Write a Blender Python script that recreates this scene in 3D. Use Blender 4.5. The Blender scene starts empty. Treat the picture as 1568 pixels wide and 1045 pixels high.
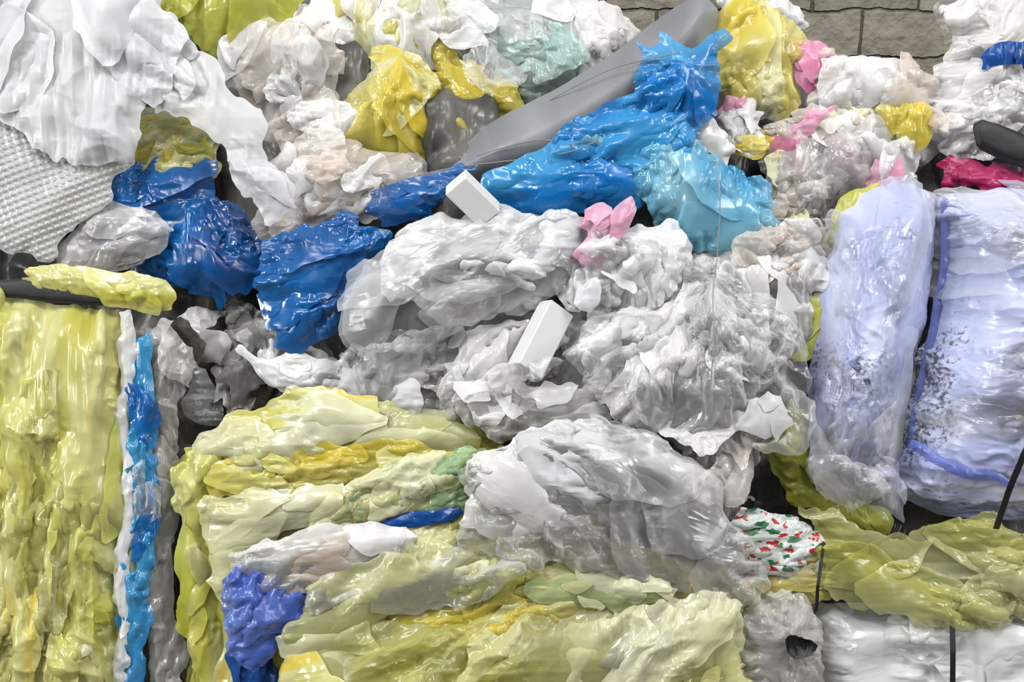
import bpy, numpy as np, math, time
U=0.002; DIST=2250.0; TILT=math.radians(20)
O=np.array([0,0,1.35]); EX=np.array([1.0,0,0])
EU=np.array([0,math.sin(TILT),math.cos(TILT)]); EO=np.array([0,-math.cos(TILT),math.sin(TILT)])

def world(P):
    a=(P[...,0]-784)*U; b=(522-P[...,1])*U; r=P[...,2]*U
    return O+a[...,None]*EX+b[...,None]*EU+r[...,None]*EO
def place(u,v,r):
    k=(DIST-r)/DIST
    return np.array([784+(u-784)*k,522+(v-522)*k,r],float)

# ---------- noise ----------
_tabs={}
def vnoise(x,y,seed=0):
    if seed not in _tabs: _tabs[seed]=np.random.RandomState(seed).rand(64,64)*2-1
    tab=_tabs[seed]
    xi=np.floor(x).astype(int); yi=np.floor(y).astype(int)
    fx=x-xi; fy=y-yi
    fx=fx*fx*fx*(fx*(fx*6-15)+10); fy=fy*fy*fy*(fy*(fy*6-15)+10)
    a=tab[xi%64,yi%64]; b=tab[(xi+1)%64,yi%64]; c=tab[xi%64,(yi+1)%64]; d=tab[(xi+1)%64,(yi+1)%64]
    return (a*(1-fx)+b*fx)*(1-fy)+(c*(1-fx)+d*fx)*fy
def facet(x,y,seed=0):
    """squared distance to nearest jittered site: concave faces meeting in sharp creases"""
    rs=np.random.RandomState(seed); tx=rs.rand(64,64); ty=rs.rand(64,64); tw=rs.rand(64,64)*.35
    xi=np.floor(x).astype(int); yi=np.floor(y).astype(int); best=np.full(x.shape,9.)
    for i in (-1,0,1):
        for j in (-1,0,1):
            a=(xi+i)%64; b=(yi+j)%64
            d=(x-xi-i-tx[a,b])**2+(y-yi-j-ty[a,b])**2+tw[a,b]
            best=np.minimum(best,d)
    return np.minimum(best,1.3)-.35

def chaikin(p,n=1):
    p=np.array(p,float)
    for _ in range(n):
        q=np.roll(p,-1,axis=0)
        o=np.empty((len(p)*2,2)); o[0::2]=p*0.85+q*0.15; o[1::2]=p*0.15+q*0.85; p=o
    return p
def sdist(X,Y,poly):
    d=np.full(X.shape,1e18); ins=np.zeros(X.shape,bool); n=len(poly)
    for i in range(n):
        ax,ay=poly[i]; bx,by=poly[(i+1)%n]
        ex,ey=bx-ax,by-ay; L=ex*ex+ey*ey+1e-9
        t=np.clip(((X-ax)*ex+(Y-ay)*ey)/L,0,1)
        dd=(X-ax-t*ex)**2+(Y-ay-t*ey)**2
        d=np.minimum(d,dd)
        if abs(ey)>1e-9:
            c=((ay>Y)!=(by>Y))&(X<(Y-ay)/ey*ex+ax); ins^=c
    d=np.sqrt(d); return np.where(ins,d,-d)

DIRS=[(0,1,0),(1,0,0),(1,1,0),(1,-1,0),(0,2,1),(2,0,1)]
def sl(n,m,dy,dx):
    if dx>=0: return (slice(0,n-dy),slice(0,m-dx)),(slice(dy,n),slice(dx,m))
    return (slice(0,n-dy),slice(-dx,m)),(slice(dy,n),slice(0,m+dx))

def film(outline,r0=0,bulge=20,s=1.12,al=1.03,ang=90,radial=None,lam=60,aniso=3,cell=16,levels=4,seed=1,
         R=None,gu=0,gv=0,jag=8,amp=1.0,hold=0.003,post=None,tuck=0.35,fine=1.0,iters=(150,90,40,16),sub=None,lift=(0,0,0),seed2=None):
    """crumpled sheet: position based relaxation of an over-long sheet held in its outline.
       sub = outline of a loose flap that follows the parent sheet, lift = (height, tilt u, tilt v)"""
    rm=r0+bulge*0.6; seed2=seed2 or seed
    k=(DIST-rm)/DIST
    poly=np.array(outline,float); poly=(poly-[784,522])*k+[784,522]
    cu,cv=poly.mean(0)
    poly=chaikin(poly,1)
    bb=poly
    if sub is not None:
        sub=(np.array(sub,float)-[784,522])*k+[784,522]; sc=sub.mean(0); sub=chaikin(sub,1); bb=sub
    mn=bb.min(0)-cell*1.5; mx=bb.max(0)+cell*1.5
    nx=int(math.ceil((mx[0]-mn[0])/cell))+1; ny=int(math.ceil((mx[1]-mn[1])/cell))+1
    c=cell; P=None; q=math.sqrt(max(s-1,0)*4)
    if radial is not None:
        rc=(np.array(radial[:2],float)-[784,522])*k+[784,522]; rref=radial[2] if len(radial)>2 else 60.
    for lv in range(levels):
        X,Y=np.meshgrid(mn[0]+np.arange(nx)*c,mn[1]+np.arange(ny)*c)
        j=jag*1.3
        wx=X+j*vnoise(X/45.,Y/45.,seed+11)+j*.4*vnoise(X/15.,Y/15.,seed+12)
        wy=Y+j*vnoise(X/45.,Y/45.,seed+13)+j*.4*vnoise(X/15.,Y/15.,seed+14)
        sd=sdist(wx,wy,poly)
        RR=R if R else max(sd.max()*0.9,5)
        t=np.clip(sd/RR,0,1)
        Z=r0+bulge*np.sin(t*math.pi/2)+np.where(sd<0,sd*tuck,0)+gu*(X-cu)+gv*(Y-cv)
        if sub is not None:
            j2=6
            wx=X+j2*vnoise(X/30.,Y/30.,seed2+11); wy=Y+j2*vnoise(X/30.,Y/30.,seed2+13)
            s2=sdist(wx,wy,sub); sd=np.minimum(sd+10,s2)
            Z=Z+lift[0]+lift[1]*(X-sc[0])+lift[2]*(Y-sc[1])
        T=np.stack([X,Y,Z],-1)
        wang=vnoise(X/150.+9,Y/150.+3,seed+5)
        if radial is not None:
            dx=X-rc[0]; dy=Y-rc[1]; rr=np.sqrt(dx*dx+dy*dy)+1e-3
            dirx,diry=dx/rr,dy/rr
            along=rr; ac=np.arctan2(dy,dx)*rref
        else:
            th=math.radians(ang)
            dirx=np.full(X.shape,math.cos(th)); diry=np.full(X.shape,-math.sin(th))
            along=(X)*math.cos(th)-(Y)*math.sin(th); ac=X*math.sin(th)+Y*math.cos(th)+28*wang
        ww=vnoise(X/(lam*2.2),Y/(lam*2.2),seed+3)
        g=np.clip(.8+1.5*vnoise(X/(lam*1.5)+5,Y/(lam*1.5),seed+6)+.6*vnoise(X/(lam*.7),Y/(lam*.7)+5,seed+7),0.12,1.7)
        if P is None:
            P=T.copy()
            n=vnoise(ac/lam+ww*1.6,along/(lam*aniso)+ww,seed)
            A=lam*0.7*math.sqrt(max(s-1,0.0))*amp
            P[...,2]+=A*((1-2.2*np.abs(n)**.7)*1.0+0.5*g*facet(ac/(lam*.7)+ww,along/(lam*.7*max(aniso*.6,1))+ww,seed2+1))
        else:
            Q=np.empty((ny,nx,3)); 
            Q[::2,::2]=P; Q[1::2,::2]=(P[:-1]+P[1:])/2
            Q[:,1::2]=(Q[:,:-2:2]+Q[:,2::2])/2
            P=Q
            l2=c*6
            n=vnoise(ac/l2+ww*3,along/(l2*max(aniso*.9,1)),seed2+20+lv)
            P[...,2]+=(.5-np.abs(n))*1.5*np.clip(g-.4,0,1.5)*c*0.6*q*1.4*amp*min(fine,1.2)
        act=sd>-1.6*c
        f_s=.9 
        cons=[]
        for dyy,dxx,b in DIRS:
            A_,B_=sl(ny,nx,dyy,dxx)
            eu,ev=dxx*c,dyy*c
            ea=eu*dirx[A_]+ev*diry[A_]; ec=-eu*diry[A_]+ev*dirx[A_]
            gg=np.maximum(g[A_],.25)
            L=np.sqrt((ea*(1+(al-1)*f_s*gg))**2+(ec*(1+(s-1)*f_s*gg))**2)
            m=(act[A_]&act[B_]).astype(float)
            cons.append((A_,B_,L,m,b))
        edge=np.clip(1-np.abs(sd)/(2.5*c),0,1)
        kh=np.where(act,hold+0.012*edge,1.0)[...,None]*np.array([1,1,.8])
        cnt=np.full((ny,nx),1e-6)
        for A_,B_,L,m,b in cons:
            w_=m*(0.45 if b else 1.0); cnt[A_]+=w_; cnt[B_]+=w_
        for it in range(iters[min(lv,len(iters)-1)]):
            dl=np.zeros_like(P)
            for A_,B_,L,m,b in cons:
                d=P[B_]-P[A_]; ln=np.sqrt((d*d).sum(-1))+1e-9
                if b: e=np.minimum(ln-L*0.91,0)*0.45
                else: e=ln-L
                f=(e*m*0.5/ln)[...,None]*d
                dl[A_]+=f; dl[B_]-=f
            P=P+1.7*dl/cnt[...,None]
            P=P+kh*(T-P)
        if lv<levels-1:
            nx=nx*2-1; ny=ny*2-1; c=c/2
    S=P.copy(); S[1:-1,1:-1]=P[1:-1,1:-1]*.6+.1*(P[:-2,1:-1]+P[2:,1:-1]+P[1:-1,:-2]+P[1:-1,2:]); P=S
    Pv,Pu=np.gradient(P,c,axis=(0,1)); Nn=np.cross(Pu,Pv); Nn/=np.linalg.norm(Nn,axis=-1,keepdims=True)+1e-9
    Nn*=np.sign(Nn[...,2:3]+1e-9)
    h=0
    for l_,a_,sdd in ((lam*.5,.36,51),(lam*.2,.28,52)):
        an=max(aniso*.9,1.3)
        wv=.6*vnoise(X/(l_*1.5),Y/(l_*1.5),seed2+sdd+5); wu=.6*vnoise(X/(l_*1.5),Y/(l_*1.5),seed2+sdd+6)
        h=h+a_*l_*facet(ac/l_+wv+40,along/(l_*an)+wu+40,seed2+sdd)*(g if sdd==51 else np.clip(g-.3,0,1.3))
    fd=np.clip(sd/10+.4,0,1)
    P=P+Nn*(h*q*amp*fine*fd)[...,None]
    if post is not None: P[...,2]+=post(X,Y)*np.clip(sd/6,0,1)
    cs=(sd[:-1,:-1]+sd[1:,:-1]+sd[:-1,1:]+sd[1:,1:])/4>0
    used=np.zeros(sd.shape,int)
    used[:-1,:-1]+=cs; used[1:,:-1]+=cs; used[:-1,1:]+=cs; used[1:,1:]+=cs
    bnd=(used>0)&(used<4)
    gy,gx=np.gradient(sd,c); g2=gx*gx+gy*gy+.2
    mvx=np.where(bnd,-sd*gx/g2,0); mvy=np.where(bnd,-sd*gy/g2,0)
    mvx=np.clip(mvx,-c*.8,c*.8); mvy=np.clip(mvy,-c*.8,c*.8)
    Pv,Pu=np.gradient(P,c,axis=(0,1))
    P=P+Pu*mvx[...,None]+Pv*mvy[...,None]
    idx=-np.ones(sd.shape,int); uu=used>0; idx[uu]=np.arange(uu.sum())
    V=world(P[uu]); 
    a,b_,c_,d_=idx[:-1,:-1][cs],idx[1:,:-1][cs],idx[1:,1:][cs],idx[:-1,1:][cs]
    F=np.stack([a,b_,c_,d_],-1)
    UV=np.stack([ac[uu]*U,along[uu]*U],-1)
    return V,F,UV

def make(name,parts):
    me=bpy.data.meshes.new(name)
    off=0; Vs=[];Fs=[];Us=[];Ms=[]; mats=[]
    for (V,F,UV),m in parts:
        if len(F)==0: continue
        if m not in mats: mats.append(m)
        Vs.append(V);Fs.append(F+off);Us.append(UV);Ms.append(np.full(len(F),mats.index(m))); off+=len(V)
    V=np.concatenate(Vs);F=np.concatenate(Fs);UV=np.concatenate(Us);Mi=np.concatenate(Ms)
    me.vertices.add(len(V)); me.vertices.foreach_set('co',V.astype(np.float32).ravel())
    me.loops.add(F.size); me.loops.foreach_set('vertex_index',F.astype(np.int32).ravel())
    me.polygons.add(len(F)); me.polygons.foreach_set('loop_start',np.arange(0,F.size,4,dtype=np.int32))
    me.polygons.foreach_set('loop_total',np.full(len(F),4,dtype=np.int32))
    me.polygons.foreach_set('material_index',Mi.astype(np.int32))
    me.polygons.foreach_set('use_smooth',np.ones(len(F),bool))
    uv=me.uv_layers.new(name='UVMap'); uv.data.foreach_set('uv',UV[F.ravel()].astype(np.float32).ravel())
    for m in mats: me.materials.append(m)
    me.update(calc_edges=True); me.validate()
    ob=bpy.data.objects.new(name,me); bpy.context.scene.collection.objects.link(ob)
    return ob

# ---------- materials ----------
def lin(h):
    h=h.lstrip('#'); r=[int(h[i:i+2],16)/255 for i in (0,2,4)]
    return tuple([x/12.92 if x<=.04045 else ((x+.055)/1.055)**2.4 for x in r]+[1])
def film_mat(name,c1,c2=None,op=1.0,rough=.2,trans=.15,bump=.5,streak=.3,scale=1.,vs=5.,dirt=0,spec=.45,c3=None,tint=.5):
    m=bpy.data.materials.new(name); m.use_nodes=True; nt=m.node_tree; N=nt.nodes; Lk=nt.links.new
    N.clear()
    out=N.new('ShaderNodeOutputMaterial'); 
    uv=N.new('ShaderNodeUVMap'); uv.uv_map='UVMap'
    tc=N.new('ShaderNodeTexCoord')
    mp=N.new('ShaderNodeMapping'); mp.inputs['Scale'].default_value=(1,streak,1); Lk(uv.outputs[0],mp.inputs[0])
    n1=N.new('ShaderNodeTexNoise'); n1.inputs['Scale'].default_value=vs; n1.inputs['Detail'].default_value=2; n1.inputs['Distortion'].default_value=.6
    Lk(mp.outputs[0],n1.inputs['Vector'])
    cr=N.new('ShaderNodeValToRGB'); cr.color_ramp.elements[0].position=.36; cr.color_ramp.elements[1].position=.62
    cr.color_ramp.elements[0].color=lin(c1); cr.color_ramp.elements[1].color=lin(c2 or c1)
    if c3:
        e=cr.color_ramp.elements.new(.72); e.color=lin(c3)
    Lk(n1.outputs[0],cr.inputs[0]); col=cr.outputs[0]
    mb=N.new('ShaderNodeMapping'); mb.inputs['Scale'].default_value=(1,max(streak,.3),1); Lk(uv.outputs[0],mb.inputs[0])
    vo=N.new('ShaderNodeTexVoronoi'); vo.voronoi_dimensions='2D'; vo.inputs['Scale'].default_value=60*scale; Lk(mb.outputs[0],vo.inputs['Vector'])
    a2=N.new('ShaderNodeMath'); a2.operation='POWER'; a2.inputs[1].default_value=2; Lk(vo.outputs['Distance'],a2.inputs[0])
    nm=N.new('ShaderNodeMapRange'); nm.inputs['From Min'].default_value=.4; nm.inputs['From Max'].default_value=.7
    nl=N.new('ShaderNodeTexNoise'); nl.inputs['Scale'].default_value=12; nl.inputs['Detail'].default_value=1; Lk(tc.outputs['Object'],nl.inputs['Vector']); Lk(nl.outputs[0],nm.inputs[0])
    mu=N.new('ShaderNodeMath'); mu.operation='MULTIPLY'; Lk(a2.outputs[0],mu.inputs[0]); Lk(nm.outputs[0],mu.inputs[1])
    bp=N.new('ShaderNodeBump'); bp.inputs['Strength'].default_value=min(bump*1.5,1); bp.inputs['Distance'].default_value=.006/scale
    Lk(mu.outputs[0],bp.inputs['Height'])
    rg=N.new('ShaderNodeMapRange'); rg.inputs['From Min'].default_value=.35; rg.inputs['From Max'].default_value=.68
    rg.inputs['To Min'].default_value=rough+.22; rg.inputs['To Max'].default_value=rough+.02; Lk(nl.outputs[0],rg.inputs[0])
    if dirt>0:
        nd=N.new('ShaderNodeTexNoise'); nd.inputs['Scale'].default_value=85; nd.inputs['Detail'].default_value=5; nd.inputs['Distortion'].default_value=.5
        md=N.new('ShaderNodeMapping'); md.inputs['Scale'].default_value=(.35,1,1); md.inputs['Rotation'].default_value=(0,.5,0); Lk(tc.outputs['Object'],md.inputs[0]); Lk(md.outputs[0],nd.inputs['Vector'])
        ne=N.new('ShaderNodeTexNoise'); ne.inputs['Scale'].default_value=4.5; ne.inputs['Detail'].default_value=2; Lk(tc.outputs['Object'],ne.inputs['Vector'])
        ad=N.new('ShaderNodeMath'); ad.operation='ADD'; Lk(nd.outputs[0],ad.inputs[0]); Lk(ne.outputs[0],ad.inputs[1])
        rd=N.new('ShaderNodeMapRange'); rd.inputs['From Min'].default_value=1.09; rd.inputs['From Max'].default_value=1.3; Lk(ad.outputs[0],rd.inputs[0])
        rm=N.new('ShaderNodeMath'); rm.operation='MULTIPLY'; rm.inputs[1].default_value=.9; Lk(rd.outputs[0],rm.inputs[0])
        mx=N.new('ShaderNodeMixRGB'); Lk(rm.outputs[0],mx.inputs[0]); Lk(col,mx.inputs[1]); mx.inputs[2].default_value=(.05,.05,.055,1); col=mx.outputs[0]
    pr=N.new('ShaderNodeBsdfPrincipled'); Lk(col,pr.inputs['Base Color']); Lk(rg.outputs[0],pr.inputs['Roughness'])
    pr.inputs['Specular IOR Level'].default_value=spec
    Lk(bp.outputs[0],pr.inputs['Normal'])
    sh=pr.outputs[0]
    if trans>0:
        tr=N.new('ShaderNodeBsdfTranslucent'); Lk(col,tr.inputs[0])
        mi=N.new('ShaderNodeMixShader'); mi.inputs[0].default_value=trans; Lk(sh,mi.inputs[1]); Lk(tr.outputs[0],mi.inputs[2]); sh=mi.outputs[0]
    if op<1:
        tp=N.new('ShaderNodeBsdfTransparent')
        wh=N.new('ShaderNodeMixRGB'); wh.inputs[0].default_value=tint; Lk(col,wh.inputs[1]); wh.inputs[2].default_value=(1,1,1,1); Lk(wh.outputs[0],tp.inputs[0])
        lw=N.new('ShaderNodeLayerWeight'); lw.inputs[0].default_value=.5; Lk(bp.outputs[0],lw.inputs[1])
        p2=N.new('ShaderNodeMath'); p2.operation='POWER'; p2.inputs[1].default_value=1.4; Lk(lw.outputs['Facing'],p2.inputs[0])
        pw=N.new('ShaderNodeMath'); pw.operation='MULTIPLY_ADD'; pw.inputs[1].default_value=(1-op)*1.1; pw.inputs[2].default_value=op*.85
        pw.use_clamp=True
        Lk(p2.outputs[0],pw.inputs[0])
        gl=N.new('ShaderNodeBsdfGlossy'); Lk(rg.outputs[0],gl.inputs['Roughness']); Lk(bp.outputs[0],gl.inputs['Normal'])
        fr=N.new('ShaderNodeFresnel'); fr.inputs[0].default_value=1.45; Lk(bp.outputs[0],fr.inputs['Normal'])
        m0=N.new('ShaderNodeMixShader'); Lk(pw.outputs[0],m0.inputs[0]); Lk(tp.outputs[0],m0.inputs[1]); Lk(sh,m0.inputs[2])
        m2=N.new('ShaderNodeMixShader'); Lk(fr.outputs[0],m2.inputs[0]); Lk(m0.outputs[0],m2.inputs[1]); Lk(gl.outputs[0],m2.inputs[2]); sh=m2.outputs[0]
    Lk(sh,out.inputs[0])
    return m
def plain(name,c,rough=.5,bump=0,scale=60):
    m=bpy.data.materials.new(name); m.use_nodes=True; N=m.node_tree.nodes; p=N['Principled BSDF']
    n=N.new('ShaderNodeTexNoise'); n.inputs['Scale'].default_value=scale; n.inputs['Detail'].default_value=4
    mx=N.new('ShaderNodeMixRGB'); mx.blend_type='MULTIPLY'; mx.inputs[0].default_value=.2; mx.inputs[1].default_value=lin(c)
    L=m.node_tree.links.new; L(n.outputs[0],mx.inputs[2]); L(mx.outputs[0],p.inputs['Base Color']); p.inputs['Roughness'].default_value=rough
    if bump:
        b=N.new('ShaderNodeBump'); b.inputs['Strength'].default_value=bump; b.inputs['Distance'].default_value=.004; L(n.outputs[0],b.inputs['Height']); L(b.outputs[0],p.inputs['Normal'])
    return m

M={}
M['core']=film_mat('gap_shade_mixed_film','#2c2d31','#66635d',rough=.22,trans=.0,vs=6)  # mixed film, its colour darkened to stand in for shadow in the gaps
M['white']=film_mat('white_film','#d8d8dc','#e4e4e5',op=.92,rough=.3,trans=.2,bump=.05,scale=.6,spec=.3)
M['bubble']=film_mat('bubble_film','#c8c8c4','#dcdcd8',op=.7,rough=.1,trans=.1,bump=.0,spec=.8)
M['clear']=film_mat('clear_film','#f6f6f6','#ffffff',op=.15,rough=.1,trans=.2,bump=.3,tint=.97)
M['clearw']=film_mat('milky_film','#f0eeed','#ffffff',op=.72,rough=.15,trans=.12,bump=.3,tint=.9)
M['clearg']=film_mat('grey_clear_film','#dcd8d2','#f2efeb',op=.36,rough=.12,trans=.2,bump=.4,tint=.88)
M['beige']=film_mat('beige_clear_film','#ead9ca','#f8f2ec',op=.5,rough=.14,trans=.15,bump=.4,tint=.8)
M['olive']=film_mat('olive_yellow_film','#d2ce54','#eae79e',op=.88,rough=.15,trans=.2,bump=.25,streak=.15,vs=9,c3='#f0d850')
M['oliveclr']=film_mat('olive_clear_film','#dfde72','#f2f0b6',op=.4,rough=.12,trans=.2,bump=.25,vs=4,tint=.72)
M['paley']=film_mat('pale_yellow_film','#eae79e','#f8f7d6',op=.7,rough=.15,trans=.2,bump=.25,streak=.3,vs=4,tint=.75)
M['yellow']=film_mat('yellow_film','#f6e038','#f8ee8c',op=.5,rough=.12,trans=.22,bump=.3,c3='#f6f2d8',tint=.65)
M['yelgreen']=film_mat('yellow_green_film','#cccc40','#e0e278',op=.78,rough=.15,trans=.2,bump=.3)
M['green']=film_mat('pale_green_film','#a4d0a2','#d6e8a8',op=.5,rough=.14,trans=.2,bump=.25,streak=.2,tint=.65)
M['teal']=film_mat('teal_clear_film','#c2e6de','#eaf3f0',op=.45,rough=.12,trans=.2,bump=.4,tint=.75)
M['blue']=film_mat('blue_film','#0c88da','#44b2ee',op=.68,rough=.11,trans=.22,bump=.3)
M['dblue']=film_mat('dark_blue_film','#074f96','#0f78c8',op=.74,rough=.11,trans=.22,bump=.3)
M['cyan']=film_mat('cyan_film','#3cb4e8','#a8e4f4',op=.62,rough=.11,trans=.22,bump=.25,tint=.65)
M['violet']=film_mat('violet_blue_film','#3a60d0','#7c9aea',op=.7,rough=.13,trans=.2,bump=.3)
M['navy']=film_mat('navy_film','#0a2a60','#184e98',rough=.17,trans=.2)
M['pink']=film_mat('pink_film','#f08cba','#fac4dc',op=.8,rough=.2,trans=.25,bump=.15)
M['magenta']=film_mat('magenta_film','#8c1848','#b83068',rough=.22,trans=.2,bump=.2)
M['grey']=film_mat('grey_sheet','#76787c','#86888c',rough=.3,trans=0,bump=.0,scale=.5)
M['lav']=film_mat('lavender_wrap','#acb4dc','#ccd1ea',op=1,rough=.15,trans=.05,bump=.3,streak=.15,vs=9,dirt=1,c3='#e2e5f0')
M['lavend']=film_mat('lavender_edge','#4a62c4','#8290d8',op=.6,rough=.2,trans=.05,bump=.25,streak=.12)
M['lavclr']=film_mat('lavender_clear_wrap','#ccd3f2','#f2f4fc',op=.2,rough=.1,trans=.2,bump=.2,tint=.92)
M['roll']=film_mat('white_wrap','#c8c8c6','#e2e2e0',rough=.18,trans=.1,bump=.25,streak=.15)
M['black']=plain('black_plastic','#141416',.35,.3)
M['foam']=plain('white_foam','#e4e4e4',.7,.3,180)
M['wire']=plain('steel_wire','#8a8680',.35)
pm=film_mat('printed_film','#dde3df','#ecefec',op=.97,rough=.18,trans=.15,bump=.3)
def printed(m):
    nt=m.node_tree;N=nt.nodes;L=nt.links.new
    pr=[n for n in N if n.type=='BSDF_PRINCIPLED'][0]
    tc=N.new('ShaderNodeTexCoord'); src=pr.inputs['Base Color'].links[0].from_socket
    for off,col,sc in ((0,'#c82028',20),(5,'#2c7a48',17)):
        mp=N.new('ShaderNodeMapping'); mp.inputs['Location'].default_value=(off,off,0); mp.inputs['Scale'].default_value=(1,1,1.9); mp.inputs['Rotation'].default_value=(0,.6,0); L(tc.outputs['Object'],mp.inputs[0])
        nn=N.new('ShaderNodeTexNoise'); nn.inputs['Scale'].default_value=30; L(mp.outputs[0],nn.inputs['Vector'])
        va=N.new('ShaderNodeVectorMath'); va.operation='MULTIPLY_ADD'; va.inputs[1].default_value=(.05,.05,.05); L(nn.outputs['Color'],va.inputs[0]); L(mp.outputs[0],va.inputs[2])
        v=N.new('ShaderNodeTexVoronoi'); v.inputs['Scale'].default_value=sc; L(va.outputs[0],v.inputs['Vector'])
        l=N.new('ShaderNodeMath'); l.operation='LESS_THAN'; l.inputs[1].default_value=.34; L(v.outputs['Distance'],l.inputs[0])
        x=N.new('ShaderNodeMixRGB'); L(l.outputs[0],x.inputs[0]); L(src,x.inputs[1]); x.inputs[2].default_value=lin(col); src=x.outputs[0]
    L(src,pr.inputs['Base Color'])
printed(pm); M['print']=pm

_sd=[100]
def F(name,mat,outline,nf=None,fm=None,fs=1.0,**kw):
    """sheet + loose flaps of the same (or fm) film lying on it, one object"""
    _sd[0]+=17
    kw.setdefault('seed',_sd[0])
    parts=[(film(outline,**kw),M[mat])]
    poly=np.array(outline,float); x,y=poly[:,0],poly[:,1]
    area=.5*abs(np.dot(x,np.roll(y,-1))-np.dot(y,np.roll(x,-1)))
    if nf is None: nf=int(np.clip(area/3800,1,9))
    rs=np.random.RandomState(kw['seed'])
    mn,mx=poly.min(0),poly.max(0)
    gx,gy=np.meshgrid(np.linspace(mn[0],mx[0],24),np.linspace(mn[1],mx[1],24)); sdm=sdist(gx,gy,poly)
    kw2=dict(kw); kw2.setdefault('R',max(sdm.max()*.9,5)); 
    kw2['cell']=8; kw2['levels']=3; kw2['iters']=(110,50,20)
    aniso=kw.get('aniso',3)
    tries=0; k=0
    while k<nf and tries<200:
        tries+=1
        p=mn+rs.rand(2)*(mx-mn)
        if sdist(np.array([[p[0]]]),np.array([[p[1]]]),poly)[0,0]<0: continue
        if kw.get('radial'): a=math.atan2(-(p[1]-kw['radial'][1]),p[0]-kw['radial'][0])
        else: a=math.radians(kw.get('ang',90))
        a+=rs.randn()*.3
        w=(.3+.5*rs.rand())*min(sdm.max()*1.3,75)*fs; Lg=w*(1.2+min(aniso,4)*.5*rs.rand())
        ux,uy=math.cos(a),-math.sin(a); vx,vy=-uy,ux
        th=(np.arange(8)+rs.rand(8)*.8)/8*2*math.pi; rr=.65+.7*rs.rand(8)
        q=np.stack([p[0]+ux*Lg*np.cos(th)*rr+vx*w*np.sin(th)*rr,p[1]+uy*Lg*np.cos(th)*rr+vy*w*np.sin(th)*rr],-1)
        sgn=1 if rs.rand()<.5 else -1; tl=(.06+.18*rs.rand())*sgn
        g=film(outline,**{**kw2,'sub':q,'lift':(2+4*rs.rand(),vx*tl,vy*tl),'seed2':int(rs.randint(20000))})
        mm=mat if not fm else fm[rs.randint(len(fm))]
        parts.append((g,M[mm])); k+=1
    return make(name,parts)

# ---------- heap core ----------
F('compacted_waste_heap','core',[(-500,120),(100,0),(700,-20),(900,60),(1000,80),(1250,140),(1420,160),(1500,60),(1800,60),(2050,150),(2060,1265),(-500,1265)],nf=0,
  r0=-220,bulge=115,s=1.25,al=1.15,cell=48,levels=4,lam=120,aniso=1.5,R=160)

# ---------- upper left ----------
F('yellow_green_film_sheet','yelgreen',[(225,-40),(450,-40),(445,25),(400,45),(350,70),(320,95),(270,60)],r0=-130,bulge=20,ang=70,s=1.25,lam=46,nf=5)
F('beige_clear_film','beige',[(340,60),(370,25),(440,30),(500,-20),(560,20),(560,110),(540,190),(500,250),(420,250),(380,200),(340,130)],r0=-120,bulge=30,s=1.28,al=1.14,aniso=2.2,lam=64,fm=['beige','clearw','clearw'])
F('yellow_film_crumple','yellow',[(495,-30),(690,-30),(700,40),(690,90),(640,100),(560,110),(520,60)],r0=-115,bulge=25,s=1.26,al=1.12,lam=56,aniso=2.2,fm=['yellow','clearw','paley'])
F('yellow_film_crumple','yellow',[(660,75),(740,110),(810,150),(805,180),(740,215),(690,250),(640,245),(650,150)],r0=-95,bulge=22,s=1.28,al=1.1,ang=-35,aniso=2.5,lam=50)
F('yellow_film_bag','yellow',[(570,85),(610,78),(645,95),(668,140),(675,200),(655,240),(600,245),(540,235),(515,205),(530,150),(555,125)],r0=-80,bulge=38,s=1.3,al=1.06,radial=(610,80,70),lam=40,aniso=3,fm=['yellow','yellow','paley'],nf=5)
F('teal_clear_film','teal',[(680,-30),(870,-30),(905,40),(905,95),(850,150),(790,160),(735,120),(690,70)],r0=-110,bulge=30,s=1.28,al=1.14,ang=-30,lam=60,aniso=2,fm=['teal','teal','clear','clearw'],nf=6)
F('milky_film_crumple','clearw',[(855,0),(900,-10),(965,25),(978,45),(950,75),(900,110),(870,90)],r0=-120,bulge=25,s=1.28,al=1.15,lam=50,aniso=1.8)
F('grey_clear_film','beige',[(420,240),(500,225),(600,235),(640,250),(650,290),(570,330),(500,350),(400,370),(390,330),(440,300)],r0=-60,bulge=20,s=1.24,al=1.1,ang=20,lam=60,fm=['beige','clear','clearw'],nf=7)
F('olive_clear_film','paley',[(205,165),(290,160),(330,200),(330,260),(250,270),(200,250)],r0=-60,bulge=20,s=1.24,ang=15,lam=46,fm=['yelgreen','paley','yellow'],nf=4)
F('dark_blue_film_crumple','dblue',[(200,255),(320,250),(328,300),(350,330),(345,400),(300,440),(240,430),(190,385),(150,360),(150,310)],r0=-50,bulge=20,s=1.25,al=1.1,ang=25,lam=54,aniso=3)
F('dark_blue_film_bag','dblue',[(250,345),(300,320),(350,315),(380,345),(402,400),(385,440),(340,462),(290,455),(250,430),(240,385)],r0=-35,bulge=32,s=1.28,al=1.08,radial=(300,300,80),lam=40,aniso=3)
F('grey_clear_film','clearg',[(130,310),(200,315),(260,345),(250,375),(190,400),(150,440),(80,430),(90,380)],r0=-15,bulge=12,s=1.22,ang=20,lam=44,nf=4,fm=['clear','clearg'])
hexa=lambda X,Y:3.4*np.maximum(0,np.cos((X+.5*Y)*math.pi/8)*np.cos((Y-.4*X)*math.pi/8))**.6
F('bubble_wrap_sheet','bubble',[(-60,140),(20,180),(90,225),(180,240),(207,262),(155,310),(110,360),(62,405),(20,392),(-60,330)],nf=0,r0=0,bulge=18,s=1.14,al=1.01,ang=40,post=hexa,cell=12,levels=4,lam=100,amp=1,fine=.2)
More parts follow.
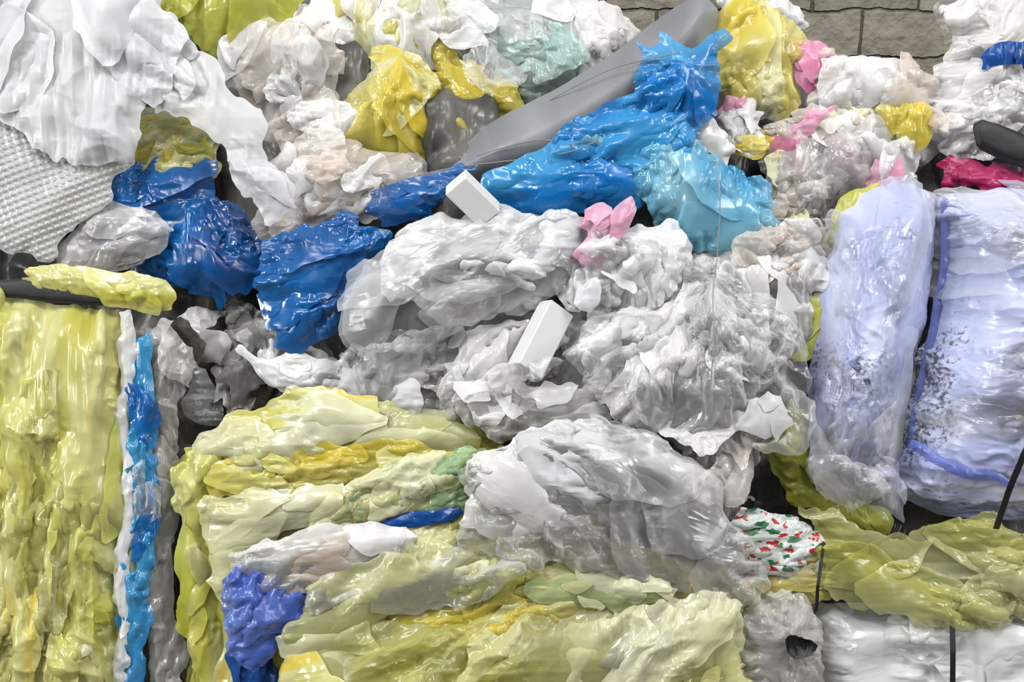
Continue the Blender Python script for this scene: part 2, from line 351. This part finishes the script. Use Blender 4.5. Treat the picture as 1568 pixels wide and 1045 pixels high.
F('white_film_sheet','white',[(-60,-60),(245,-60),(240,0),(285,50),(300,85),(260,120),(222,150),(218,200),(205,243),(140,246),(90,240),(40,225),(0,170),(-60,120)],nf=5,fs=1.2,r0=20,bulge=32,s=1.2,al=1.03,radial=(120,-140,200),lam=110,aniso=3,amp=1.2,fine=.55)
F('white_film_sheet','white',[(225,75),(290,75),(340,110),(385,165),(403,195),(410,245),(447,300),(430,335),(402,342),(378,300),(352,245),(310,195),(270,165),(225,160)],nf=3,r0=10,bulge=14,s=1.22,al=1.01,ang=-52,lam=44,aniso=6,amp=1.0,fine=.8)

# ---------- grey sheet roll and blue film ----------
F('grey_plastic_roll','grey',[(640,275),(690,230),(750,180),(840,135),(930,80),(1035,0),(1080,-20),(1110,10),(1090,90),(1000,170),(900,240),(830,275),(720,290)],nf=0,r0=-62,bulge=60,s=1.0,al=1.0,lam=60,jag=1,amp=0,R=60,hold=.02)
F('blue_film_knot','blue',[(975,55),(995,72),(1012,60),(1015,38),(1040,60),(1065,75),(1090,50),(1110,38),(1125,52),(1100,80),(1108,120),(1100,165),(1060,190),(1010,170),(968,150),(970,115),(985,90)],r0=10,bulge=24,s=1.32,al=1.08,radial=(1045,95,40),lam=26,aniso=3,cell=8,levels=3,jag=3,nf=5,fs=.8)
F('blue_film_sheet','blue',[(968,140),(1060,170),(1065,200),(1050,245),(990,280),(930,255),(870,232),(860,215),(905,180)],r0=5,bulge=18,s=1.25,al=1.08,ang=25,lam=50,fm=['blue','cyan','blue'])
F('blue_film_band','blue',[(745,262),(800,240),(860,220),(920,215),(985,250),(990,300),(960,325),(900,325),(830,330),(760,325),(735,290)],r0=0,bulge=24,s=1.28,al=1.12,ang=8,lam=46,aniso=2.5,nf=6,fm=['blue','dblue','blue'])
F('cyan_film_bag','cyan',[(985,215),(1050,200),(1090,235),(1130,270),(1175,290),(1195,335),(1180,372),(1130,388),(1085,390),(1040,360),(1000,345),(975,300)],r0=12,bulge=26,s=1.27,al=1.08,radial=(1060,150,90),lam=44,aniso=3,nf=6)
F('blue_film_band','dblue',[(568,290),(640,268),(700,255),(735,258),(700,275),(680,310),(640,325),(605,342),(580,345),(562,325)],r0=5,bulge=16,s=1.26,ang=12,lam=36,cell=8,levels=3,nf=3)
F('dark_blue_film_bag','dblue',[(405,380),(460,355),(530,338),(575,345),(605,345),(600,380),(560,410),(540,440),(530,490),(480,520),(430,535),(410,490),(387,440)],r0=0,bulge=24,s=1.24,al=1.05,radial=(620,325,130),lam=46,aniso=3,nf=6,fine=.9)

# ---------- centre ----------
F('milky_film_crumple','clearw',[(510,545),(560,520),(680,500),(760,480),(900,460),(930,560),(920,640),(860,660),(760,665),(700,640),(600,640),(540,620)],r0=-20,bulge=25,s=1.26,al=1.14,lam=74,aniso=2.2,ang=10,fm=['clearw','clear','clearg'],nf=9)
F('milky_film_bag','clearw',[(585,385),(640,338),(740,332),(870,328),(893,350),(885,400),(855,440),(790,465),(715,490),(660,480),(600,440)],r0=22,bulge=32,s=1.16,al=1.03,ang=12,lam=90,aniso=3,fine=.8,fm=['white','clearw'])
F('clear_film_bag','clear',[(540,440),(590,385),(640,340),(760,345),(880,350),(885,400),(850,440),(730,495),(670,520),(640,545),(560,550),(530,530),(526,490)],r0=46,bulge=30,s=1.2,al=1.04,ang=25,lam=80,nf=7,fs=1.2,fine=.85)
F('pink_film_ribbon','pink',[(883,345),(915,318),(945,325),(965,298),(975,312),(970,335),(945,365),(925,400),(890,405),(875,385),(905,360)],r0=58,bulge=6,s=1.25,ang=50,lam=26,cell=8,levels=3,jag=3,nf=3,fs=.6)
F('milky_film_crumple','clearw',[(850,440),(880,410),(940,385),(960,340),(1030,340),(1045,395),(1040,450),(990,465),(930,460),(880,470)],r0=40,bulge=15,s=1.26,al=1.12,lam=54,aniso=2.2,nf=6,fm=['clearw','white','clear'])
F('milky_film_crumple','clearw',[(700,505),(760,490),(810,480),(800,540),(760,580),(720,600),(675,610),(690,550)],r0=20,bulge=12,s=1.2,ang=60,lam=50,nf=4,fm=['clearw','white'])
F('clear_film_crumple','clearg',[(1040,400),(1140,380),(1200,350),(1250,340),(1260,400),(1240,470),(1240,520),(1150,520),(1060,460)],r0=10,bulge=25,s=1.26,al=1.1,lam=60,aniso=2.4,nf=8,fm=['clear','clearw'])
F('milky_film_bag','clearw',[(900,480),(940,455),(1040,430),(1090,450),(1140,500),(1120,590),(1060,640),(1010,655),(950,620),(905,570)],r0=30,bulge=28,s=1.24,al=1.06,radial=(1090,420,120),lam=70,aniso=3,nf=8,fm=['clear','clearw','white'])
F('clear_film_bag','clear',[(900,530),(1000,520),(1060,400),(1150,440),(1200,470),(1245,520),(1252,590),(1210,640),(1150,665),(1080,690),(1000,660),(930,620)],r0=52,bulge=32,s=1.24,al=1.06,radial=(1090,420,120),lam=70,aniso=3,nf=9,fm=['clear','clear','clearw'])
F('white_film_scrap','white',[(1125,640),(1150,605),(1195,620),(1200,650),(1180,680),(1130,665)],r0=88,bulge=5,s=1.15,cell=8,levels=3,lam=50,nf=2)
F('grey_clear_film','clearg',[(1060,660),(1120,650),(1150,690),(1145,770),(1110,795),(1070,760)],r0=30,bulge=20,s=1.26,al=1.1,ang=80,lam=46,nf=4,fm=['clearg','beige'])
F('grey_clear_film','clearg',[(690,600),(760,590),(900,590),(930,650),(880,670),(760,670),(720,650)],r0=35,bulge=15,s=1.26,al=1.12,lam=56,aniso=2.4,ang=0,nf=5,fm=['clearw','clear','clearg'])
F('milky_film_sheet','clearw',[(712,720),(760,690),(830,665),(900,645),(1000,665),(1060,700),(1080,750),(1040,790),(940,800),(880,790),(840,820),(770,825),(710,815),(720,770)],r0=78,bulge=16,s=1.2,al=1.06,ang=-28,lam=100,aniso=2.4,nf=5,fm=['clearw','clear','white'],fs=1.3,fine=.85)
F('clear_film_sheet','clear',[(712,720),(760,690),(830,665),(900,645),(1000,665),(1060,700),(1092,750),(1095,800),(1150,840),(1167,905),(1110,925),(1040,900),(960,865),(895,885),(840,868),(770,845),(700,835),(720,780)],r0=92,bulge=24,s=1.22,al=1.06,ang=-28,lam=96,aniso=3,nf=8,fs=1.3,jag=10,fine=.85)
F('milky_film_sheet','clearw',[(362,530),(420,545),(520,540),(540,590),(480,605),(420,590)],r0=0,bulge=8,s=1.16,ang=-20,lam=60,fine=.8,nf=4,fm=['clearw','clear'])

# ---------- upper right ----------
F('yellow_film_crumple','yellow',[(1110,30),(1150,-10),(1200,20),(1235,55),(1225,100),(1230,150),(1195,180),(1140,170),(1110,140),(1105,80)],r0=-60,bulge=28,s=1.28,al=1.12,lam=46,aniso=2.2,ang=80,nf=6,fm=['yellow','paley','clearw'])
F('milky_film_crumple','clearw',[(1090,-30),(1150,-30),(1200,0),(1240,40),(1180,40),(1120,40)],r0=-90,bulge=20,s=1.25,al=1.15,lam=50)
F('pink_film_crumple','pink',[(1215,65),(1250,60),(1277,85),(1270,115),(1240,135),(1220,110)],r0=-50,bulge=10,s=1.24,lam=30,cell=8,levels=3,nf=4)
F('milky_film_crumple','clearw',[(1265,95),(1300,85),(1380,85),(1440,130),(1445,190),(1380,210),(1300,190),(1250,150)],r0=-75,bulge=25,s=1.28,al=1.18,lam=54,aniso=1.8,nf=6,fm=['white','clearw','beige'])
F('yellow_film_crumple','yellow',[(1355,165),(1400,155),(1432,175),(1428,220),(1385,225),(1360,195)],r0=-30,bulge=8,s=1.22,lam=36,cell=8,levels=3,nf=3)
F('grey_clear_film','clearg',[(1180,210),(1260,190),(1350,180),(1375,230),(1340,290),(1300,335),(1220,350),(1180,300)],r0=-30,bulge=25,s=1.28,al=1.18,lam=54,aniso=1.8,nf=6,fm=['clearg','clear','beige'])
F('milky_film_bag','clearw',[(1450,10),(1490,-20),(1600,-30),(1600,230),(1500,235),(1440,225),(1430,160),(1455,90)],r0=-60,bulge=40,s=1.24,al=1.1,lam=76,ang=20,aniso=2,nf=8,fm=['clearw','clear','clearg'])
F('navy_film_scrap','navy',[(1505,80),(1580,60),(1590,105),(1510,110)],r0=-15,bulge=6,s=1.2,lam=30,cell=8,levels=3,nf=3,fm=['navy','clear'])
F('black_plastic_tray','black',[(1490,190),(1510,180),(1600,215),(1600,265),(1540,250),(1495,225)],nf=0,r0=0,bulge=12,s=1.02,jag=1,cell=8,levels=3,R=8)
F('magenta_film_sheet','magenta',[(1432,270),(1450,245),(1500,248),(1600,262),(1600,300),(1500,290),(1440,290)],r0=-20,bulge=10,s=1.24,ang=0,lam=34,cell=8,levels=3,nf=3)
F('yellow_green_film_sheet','yelgreen',[(1228,500),(1240,430),(1262,350),(1310,285),(1360,268),(1350,330),(1300,400),(1270,520),(1235,560)],r0=10,bulge=12,s=1.15,ang=65,lam=36,nf=3)

# ---------- filler scraps: one heap of small film pieces ----------
parts=[]
R2=np.random.RandomState(5)
def scraps(n,poly,mats,size,r,lam=44):
    poly=np.array(poly,float); mn=poly.min(0); mx=poly.max(0); k=0
    while k<n:
        p=mn+R2.rand(2)*(mx-mn)
        if sdist(np.array([[p[0]]]),np.array([[p[1]]]),poly)[0,0]<0: continue
        k+=1
        m=8; th=np.sort((np.arange(m)+R2.rand(m)*.9)/m*2*math.pi); sz=size*(.7+.7*R2.rand()); asp=.4+.5*R2.rand(); rot=R2.rand()*3.14
        q=np.stack([np.cos(th),np.sin(th)*asp],-1)*(sz*(.6+.6*R2.rand(m)))[:,None]
        c,s_=math.cos(rot),math.sin(rot); q=np.stack([q[:,0]*c-q[:,1]*s_,q[:,0]*s_+q[:,1]*c],-1)+p
        g=film(q,r0=r+R2.rand()*25,bulge=2+7*R2.rand(),s=1.25,al=1.08,ang=R2.rand()*180,lam=lam,aniso=2.6,cell=8,levels=3,seed=R2.randint(9999),tuck=.3,
               gu=R2.randn()*.35,gv=R2.randn()*.35)
        parts.append((g,M[mats[R2.randint(len(mats))]]))
scraps(38,[(1065,190),(1110,170),(1250,160),(1330,190),(1400,220),(1370,290),(1300,330),(1200,350),(1150,270)],['clearw','clearw','beige','yellow','white','pink','clearg','beige','paley'],40,-35,36)
scraps(16,[(1240,100),(1300,110),(1430,140),(1430,220),(1300,200)],['clearw','clearw','paley','white','beige'],42,-55)
scraps(12,[(340,80),(520,60),(540,200),(420,240)],['beige','clearw','beige','clearw'],56,-85,56)
scraps(6,[(690,40),(880,40),(800,110),(730,100)],['teal','clear','clearw'],50,-85,50)
scraps(7,[(430,230),(640,240),(560,320),(420,340)],['beige','clearw','clear','beige'],50,-40,50)
scraps(18,[(540,500),(900,500),(900,650),(700,650),(520,620)],['clearg','clear','clearw','clear','white','core'],56,5,54)
scraps(14,[(1140,360),(1250,300),(1260,500),(1160,500)],['clearg','clear','clearw','beige'],48,10)
scraps(8,[(860,480),(1160,500),(1200,640),(900,640)],['clear','clear','clearw'],70,60,60)
scraps(18,[(260,500),(400,470),(540,520),(420,640),(280,690)],['clearg','clearg','clear','clearw','core'],58,-45,54)
scraps(9,[(880,340),(1030,340),(1040,460),(880,470)],['clearw','white','clearw','clear'],36,50)
scraps(7,[(1060,640),(1160,650),(1140,800),(1080,780)],['clearg','clear','beige'],46,45)
scraps(3,[(770,560),(830,550),(840,590),(780,600)],['clear','clearw','clear'],34,72,30)
make('plastic_film_scraps',parts)

# ---------- left bale ----------
F('dark_plastic_slab','black',[(-40,430),(60,425),(240,458),(235,474),(60,462),(-40,450)],nf=0,r0=30,bulge=6,s=1.0,jag=1,cell=8,levels=3,R=6)
F('yellow_film_roll','olive',[(30,415),(110,405),(250,425),(268,455),(255,480),(200,462),(60,440)],r0=35,bulge=8,s=1.18,ang=-8,lam=30,cell=8,levels=3,nf=4,jag=4)
F('yellow_film_bale','olive',[(-80,440),(20,445),(110,465),(190,475),(197,600),(196,800),(190,960),(180,1250),(-80,1250)],r0=10,bulge=50,s=1.4,al=1.03,ang=86,lam=66,aniso=6,R=60,nf=16,fm=['olive','oliveclr','oliveclr','yelgreen','paley'],fs=.85,fine=.85)
F('clear_film_layer','clearw',[(178,480),(205,480),(205,700),(200,900),(195,1250),(170,1250),(180,800)],r0=30,bulge=8,s=1.2,ang=88,lam=26,cell=8,levels=3,aniso=5,nf=3)
F('clear_film_layer','clearg',[(224,500),(270,505),(285,560),(260,700),(262,900),(285,1000),(280,1250),(210,1250),(226,800)],r0=5,bulge=16,s=1.35,ang=87,lam=30,aniso=5,cell=8,levels=3,nf=8,fm=['clear','clearg','core'])
F('blue_film_layer','blue',[(200,520),(230,500),(238,640),(234,800),(227,1000),(210,1250),(178,1060),(186,850),(192,650)],r0=28,bulge=5,s=1.35,ang=87,lam=24,cell=8,levels=3,aniso=6,nf=8,fm=['blue','dblue','clear'])

# ---------- centre bale ----------
F('yellow_film_bale','olive',[(255,715),(300,680),(420,640),(700,640),(800,700),(1000,850),(1150,880),(1150,1250),(300,1250),(275,900)],nf=4,r0=-20,bulge=70,s=1.2,al=1.04,ang=80,lam=60,aniso=4,R=70)
F('olive_film_sheet','olive',[(262,712),(285,700),(330,655),(400,640),(330,740),(320,800),(345,900),(350,1000),(350,1090),(300,1090),(275,900)],r0=25,bulge=22,s=1.36,ang=78,lam=40,aniso=5,nf=7,fm=['olive','oliveclr','yelgreen'])
F('olive_film_sheet','oliveclr',[(305,680),(360,640),(440,608),(515,597),(600,625),(690,640),(742,672),(735,700),(640,705),(560,700),(430,740),(330,760)],r0=25,bulge=26,s=1.26,al=1.03,ang=10,lam=58,aniso=5,nf=8,fm=['olive','oliveclr','paley'])
F('yellow_film_sheet','yellow',[(310,710),(420,690),(560,675),(700,690),(720,715),(600,735),(480,745),(330,760)],r0=58,bulge=5,s=1.24,ang=6,lam=32,aniso=4,cell=8,levels=3,nf=6,fm=['yellow','olive','oliveclr','yellow'])
F('pale_yellow_film_stack','paley',[(312,775),(400,755),(480,745),(560,750),(580,800),(500,810),(420,830),(370,900),(350,940),(325,880)],r0=60,bulge=14,s=1.18,ang=15,lam=56,aniso=4,nf=6,fm=['paley','paley','oliveclr'])
F('green_film_sheet','green',[(470,800),(560,740),(640,705),(735,690),(740,730),(710,765),(640,790),(560,800)],r0=66,bulge=6,s=1.25,ang=22,lam=38,aniso=4,cell=8,levels=3,nf=7,fm=['green','oliveclr','paley'])
F('navy_film_layer','navy',[(540,800),(620,790),(700,775),(715,785),(690,800),(600,812)],r0=70,bulge=3,s=1.1,ang=8,lam=20,cell=8,levels=3,jag=3,nf=0)
F('olive_film_sheet','paley',[(590,820),(700,790),(720,830),(800,850),(900,880),(1000,870),(1060,900),(1000,930),(700,940),(560,900)],r0=60,bulge=16,s=1.22,ang=10,lam=54,aniso=4,nf=7,fm=['paley','oliveclr','yellow'])
F('clear_film_sheet','clearw',[(360,850),(420,820),(520,800),(600,805),(640,830),(560,860),(500,890),(470,930),(400,900),(365,880)],r0=80,bulge=9,s=1.22,ang=20,lam=50,aniso=3,nf=6,fm=['clear','clearw','beige'])
F('violet_blue_film_crumple','violet',[(358,880),(400,865),(440,870),(465,895),(455,940),(440,970),(420,1000),(385,1015),(350,1000),(352,930)],r0=80,bulge=15,s=1.3,al=1.15,ang=60,lam=36,aniso=2,cell=8,levels=3,nf=5)
F('navy_film_layer','navy',[(350,990),(420,1000),(440,1090),(360,1090)],r0=60,bulge=15,s=1.2,ang=80,lam=34,cell=8,levels=3,nf=2)
F('yellow_film_sheet','yellow',[(600,940),(760,880),(900,860),(1030,890),(1040,930),(860,960),(700,1000),(600,1000)],r0=78,bulge=12,s=1.24,ang=18,lam=46,aniso=5,nf=7,fm=['yellow','oliveclr','paley','yellow'])
F('olive_clear_film','oliveclr',[(520,880),(640,830),(700,840),(800,860),(790,900),(700,920),(600,940),(520,1000),(430,1050),(425,990),(460,930)],r0=88,bulge=16,s=1.24,al=1.04,ang=30,lam=74,aniso=4,nf=7,fm=['oliveclr','clear','paley'])
F('olive_film_sheet','oliveclr',[(430,1000),(540,960),(700,950),(860,930),(1000,940),(1130,930),(1150,1000),(1150,1160),(420,1160)],r0=85,bulge=34,s=1.25,al=1.04,ang=25,lam=84,aniso=4,nf=13,fs=1.2,fm=['oliveclr','oliveclr','paley','clear','olive'])
F('olive_film_sheet','paley',[(860,960),(960,940),(1080,920),(1140,930),(1140,1160),(880,1160)],r0=108,bulge=12,s=1.22,al=1.03,ang=60,lam=66,aniso=4,nf=6,fm=['oliveclr','paley'])
F('green_film_sheet','green',[(800,895),(900,875),(1000,885),(1035,910),(960,935),(860,925)],r0=94,bulge=3,s=1.2,ang=8,lam=40,cell=8,levels=3,nf=5,fm=['oliveclr','paley'])
F('yellow_film_sheet','yellow',[(1120,900),(1180,880),(1255,870),(1260,920),(1180,940),(1130,960)],r0=60,bulge=10,s=1.22,ang=10,lam=36,cell=8,levels=3,nf=4)
F('printed_film_bag','print',[(1115,815),(1150,792),(1220,800),(1262,835),(1262,870),(1200,885),(1165,890),(1140,850)],r0=65,bulge=10,s=1.22,ang=15,lam=40,cell=8,levels=3,nf=4)

# ---------- right bundles ----------
F('lavender_wrapped_bundle','lav',[(1290,310),(1340,278),(1400,270),(1445,290),(1458,340),(1445,430),(1430,540),(1405,620),(1390,700),(1375,745),(1310,765),(1250,735),(1240,650),(1252,500),(1275,380)],r0=0,bulge=110,s=1.17,al=1.02,ang=80,lam=44,aniso=5,R=90,jag=4,fine=1.2,nf=9,fm=['lavclr','lavclr','clear'])
F('lavender_wrapped_bundle','lav',[(1452,295),(1500,282),(1600,280),(1760,320),(1780,700),(1700,800),(1560,815),(1450,800),(1392,775),(1388,700),(1405,610),(1432,500),(1450,400)],r0=0,bulge=130,s=1.18,al=1.02,ang=-4,lam=40,aniso=6,R=120,jag=4,fine=1.2,nf=12,fm=['lavclr','lavclr','clear'])
F('blue_wrap_edge','lavend',[(1444,300),(1460,310),(1460,380),(1446,470),(1428,560),(1408,640),(1396,720),(1386,700),(1402,600),(1425,500),(1440,400)],nf=0,r0=26,bulge=6,s=1.3,ang=80,lam=16,cell=8,levels=3,aniso=5,jag=2)
F('blue_wrap_edge','lavend',[(1395,670),(1440,695),(1500,718),(1560,738),(1555,748),(1480,732),(1430,710),(1390,685)],nf=0,r0=108,bulge=3,s=1.2,ang=-25,lam=16,cell=8,levels=3,aniso=5,jag=3)
F('blue_clear_film','clear',[(1240,640),(1300,680),(1370,710),(1390,760),(1380,795),(1300,780),(1240,740)],r0=60,bulge=20,s=1.25,al=1.1,ang=-30,lam=46,nf=5,fm=['clear','lavclr','clearg'])
F('olive_film_sheet','yelgreen',[(1160,680),(1215,610),(1240,640),(1240,740),(1300,780),(1370,800),(1280,820),(1220,760)],r0=-10,bulge=10,s=1.2,ang=-50,lam=40,aniso=4,nf=4)
F('white_wrapped_bale','roll',[(1245,935),(1350,925),(1500,925),(1700,930),(1700,1255),(1245,1255)],r0=20,bulge=60,s=1.2,al=1.02,ang=8,lam=44,aniso=6,R=50,jag=3,nf=8,fm=['clear','clearw','roll'])
F('olive_clear_film','oliveclr',[(1232,765),(1290,800),(1370,820),(1430,805),(1530,810),(1620,850),(1620,930),(1500,950),(1380,945),(1260,930),(1255,850)],r0=75,bulge=16,s=1.25,al=1.05,ang=-15,lam=80,aniso=3,nf=8,fs=1.2,jag=10,fm=['oliveclr','paley','oliveclr'])
ro=[(1132,960),(1150,928),(1190,912),(1230,918),(1255,950),(1262,1010),(1255,1090),(1135,1090),(1128,1010)]
rp=[(film(ro,r0=75,bulge=26,s=1.26,al=1.1,radial=(1218,990,50),lam=34,aniso=2,cell=8,levels=3,seed=77),M['clearg']),
    (film(ro,r0=84,bulge=26,s=1.3,al=1.15,radial=(1218,990,50),lam=30,aniso=2,cell=8,levels=3,seed=88),M['clearg']),
    (film([(1196,982),(1212,974),(1238,976),(1247,992),(1236,1012),(1214,1016),(1202,1004)],r0=122,bulge=-10,s=1.2,lam=20,cell=8,levels=3,jag=6,tuck=0,seed=9),M['black'])]  # black patch stands in for the dark inside of the roll's hole
make('clear_film_roll',rp)

from mathutils import Matrix,Euler,Vector
import bmesh
def block(name,u,v,r,dims,rot,mat):
    bm=bmesh.new(); bmesh.ops.create_cube(bm,size=1)
    for w in bm.verts: w.co=Vector((w.co.x*dims[0]*U,w.co.y*dims[1]*U,w.co.z*dims[2]*U))
    bmesh.ops.bevel(bm,geom=bm.edges[:]+bm.verts[:],offset=2.5*U,segments=3,affect='EDGES',profile=.6)
    me=bpy.data.meshes.new(name); bm.to_mesh(me); bm.free()
    ob=bpy.data.objects.new(name,me); bpy.context.scene.collection.objects.link(ob)
    B=Matrix(((EX[0],EU[0],EO[0]),(EX[1],EU[1],EO[1]),(EX[2],EU[2],EO[2]))).to_4x4()
    ob.matrix_world=Matrix.Translation(Vector(world(place(u,v,r))))@B@Euler([math.radians(a) for a in rot]).to_matrix().to_4x4()
    me.materials.append(M[mat])
    return ob
block('white_foam_block',724,304,48,(42,76,30),(25,-20,38),'foam')
block('white_foam_block',828,520,52,(46,112,34),(-20,25,-36),'foam')

def curve(name,pts,rad,mat):
    cu=bpy.data.curves.new(name,'CURVE'); cu.dimensions='3D'; sp=cu.splines.new('NURBS'); sp.points.add(len(pts)-1)
    for i,p in enumerate(pts):
        w=world(place(*p)); sp.points[i].co=(w[0],w[1],w[2],1)
    sp.use_endpoint_u=True; sp.order_u=3; cu.bevel_depth=rad*U
    cu.materials.append(M[mat]); ob=bpy.data.objects.new(name,cu); bpy.context.scene.collection.objects.link(ob); return ob
curve('baling_wire',[(640,268,0),(690,256,10),(760,248,12),(830,240,8),(880,232,45),(915,215,40)],.9,'wire')
curve('baling_wire',[(730,238,-10),(800,215,5),(850,213,5),(880,222,40)],.9,'wire')
curve('baling_wire',[(820,165,-50),(900,120,-5),(960,95,0),(1040,80,52)],.9,'wire')
curve('baling_wire',[(1095,240,50),(1103,290,76),(1102,340,76),(1098,400,70),(1090,450,100),(1095,520,122),(1088,580,122),(1085,650,115)],.9,'wire')
def strap(name,pts,wd):
    pts=np.array([place(*p) for p in pts]); n=40; t=np.linspace(0,len(pts)-1,n); c=np.stack([np.interp(t,np.arange(len(pts)),pts[:,i]) for i in range(3)],-1)
    for _ in range(3): c[1:-1]=(c[:-2]+c[1:-1]*2+c[2:])/4
    d=np.gradient(c,axis=0); nrm=np.stack([-d[:,1],d[:,0],0*d[:,0]],-1); nrm/=np.linalg.norm(nrm,axis=1,keepdims=True)
    V=[];F_=[]
    for i in range(n):
        for a,b in ((-1,0),(-1,1),(1,1),(1,0)): V.append(world(c[i]+nrm[i]*wd*a+np.array([0,0,b*1.2])))
    for i in range(n-1):
        for j in range(4): F_.append((i*4+j,i*4+(j+1)%4,i*4+4+(j+1)%4,i*4+4+j))
    me=bpy.data.meshes.new(name); me.from_pydata([tuple(v) for v in V],[],F_); me.materials.append(M['black'])
    ob=bpy.data.objects.new(name,me); bpy.context.scene.collection.objects.link(ob)
strap('black_strap',[(1458,930,60),(1458,950,92),(1459,1000,100),(1458,1090,100)],4)
strap('black_strap',[(1262,830,70),(1258,855,108),(1252,900,116),(1250,935,95)],2.5)
strap('black_strap',[(1600,640,146),(1570,690,150),(1545,750,142),(1525,810,100)],4.5)

# ---------- place: wall, floor ----------
def quad(name,vs,mat):
    me=bpy.data.meshes.new(name); me.from_pydata(vs,[],[(0,1,2,3)]); me.materials.append(mat)
    ob=bpy.data.objects.new(name,me); bpy.context.scene.collection.objects.link(ob); return ob
wm=bpy.data.materials.new('stone_block_wall'); wm.use_nodes=True; N=wm.node_tree.nodes; L=wm.node_tree.links.new; p=N['Principled BSDF']
tc=N.new('ShaderNodeTexCoord'); sx=N.new('ShaderNodeSeparateXYZ'); cx=N.new('ShaderNodeCombineXYZ'); L(tc.outputs['Object'],sx.inputs[0]); L(sx.outputs[0],cx.inputs[0]); L(sx.outputs[2],cx.inputs[1])
nz=N.new('ShaderNodeTexNoise'); nz.inputs['Scale'].default_value=8; nz.inputs['Detail'].default_value=6; L(tc.outputs['Object'],nz.inputs['Vector'])
va=N.new('ShaderNodeVectorMath'); va.operation='MULTIPLY_ADD'; va.inputs[1].default_value=(.06,.06,0); L(nz.outputs['Color'],va.inputs[0]); L(cx.outputs[0],va.inputs[2])
br=N.new('ShaderNodeTexBrick'); br.inputs['Scale'].default_value=1; br.inputs['Brick Width'].default_value=.38; br.inputs['Row Height'].default_value=.17; br.inputs['Mortar Size'].default_value=.007; br.inputs['Mortar Smooth'].default_value=.8
br.inputs['Color1'].default_value=lin('#989184'); br.inputs['Color2'].default_value=lin('#b0a99b'); br.inputs['Mortar'].default_value=lin('#6e685f'); L(va.outputs[0],br.inputs['Vector'])
n3=N.new('ShaderNodeTexNoise'); n3.inputs['Scale'].default_value=16; n3.inputs['Detail'].default_value=8; L(tc.outputs['Object'],n3.inputs['Vector'])
mm=N.new('ShaderNodeMixRGB'); mm.blend_type='MULTIPLY'; mm.inputs[0].default_value=.6; L(br.outputs[0],mm.inputs[1]); L(n3.outputs[0],mm.inputs[2]); L(mm.outputs[0],p.inputs['Base Color']); p.inputs['Roughness'].default_value=.9
hb=N.new('ShaderNodeMath'); hb.operation='MULTIPLY_ADD'; hb.inputs[1].default_value=-.6; L(br.outputs['Fac'],hb.inputs[0]); L(n3.outputs[0],hb.inputs[2])
bb=N.new('ShaderNodeBump'); bb.inputs['Strength'].default_value=.9; bb.inputs['Distance'].default_value=.03; L(hb.outputs[0],bb.inputs['Height']); L(bb.outputs[0],p.inputs['Normal'])
quad('wall_back',[(-5,1.3,0),(5,1.3,0),(5,1.3,3.6),(-5,1.3,3.6)],wm)
fm=plain('concrete_floor','#77736c',.85,.5,12)
quad('floor',[(-5,-6,0),(5,-6,0),(5,1.3,0),(-5,1.3,0)],fm)

# ---------- light ----------
w=bpy.data.worlds.new('World'); bpy.context.scene.world=w; w.use_nodes=True; N=w.node_tree.nodes; L=w.node_tree.links.new
bg=N['Background']; tc=N.new('ShaderNodeTexCoord'); sp=N.new('ShaderNodeSeparateXYZ'); L(tc.outputs['Generated'],sp.inputs[0])
cr=N.new('ShaderNodeValToRGB'); cr.color_ramp.elements[0].position=.0; cr.color_ramp.elements[0].color=(.06,.06,.065,1); cr.color_ramp.elements[1].position=.9; cr.color_ramp.elements[1].color=(.95,.97,1,1); L(sp.outputs[2],cr.inputs[0]); L(cr.outputs[0],bg.inputs[0]); bg.inputs[1].default_value=.66
def area(name,loc,tgt,size,power,col=(1,1,1)):
    l=bpy.data.lights.new(name,'AREA'); l.shape='RECTANGLE'; l.size=size[0]; l.size_y=size[1]; l.energy=power; l.color=col
    o=bpy.data.objects.new(name,l); bpy.context.scene.collection.objects.link(o); o.location=loc
    o.rotation_euler=(Vector(tgt)-Vector(loc)).to_track_quat('-Z','Y').to_euler()
area('ceiling_light',(-1.6,-1.8,5.0),(0,0,1.3),(2.2,.7),98)
area('ceiling_light',(1.8,-1.4,5.0),(0.3,0,1.3),(2.2,.7),88,(1,.98,.95))
area('added_side_light',(-4.6,-2.6,3.0),(0,0,1.2),(.8,2.0),135)  # both side lights are added for glints and shading on vertical folds
area('added_side_light',(4.6,-3.0,3.2),(0,0,1.2),(.8,2.0),75)

cam=bpy.data.cameras.new('camera'); co=bpy.data.objects.new('camera',cam); bpy.context.scene.collection.objects.link(co)
cp=O+EO*DIST*U
Mx=Matrix(((EX[0],EU[0],EO[0],cp[0]),(EX[1],EU[1],EO[1],cp[1]),(EX[2],EU[2],EO[2],cp[2]),(0,0,0,1)))
co.matrix_world=Mx; cam.sensor_width=36; cam.lens=36*DIST/1568
bpy.context.scene.camera=co
bpy.context.scene.view_settings.view_transform='Standard'
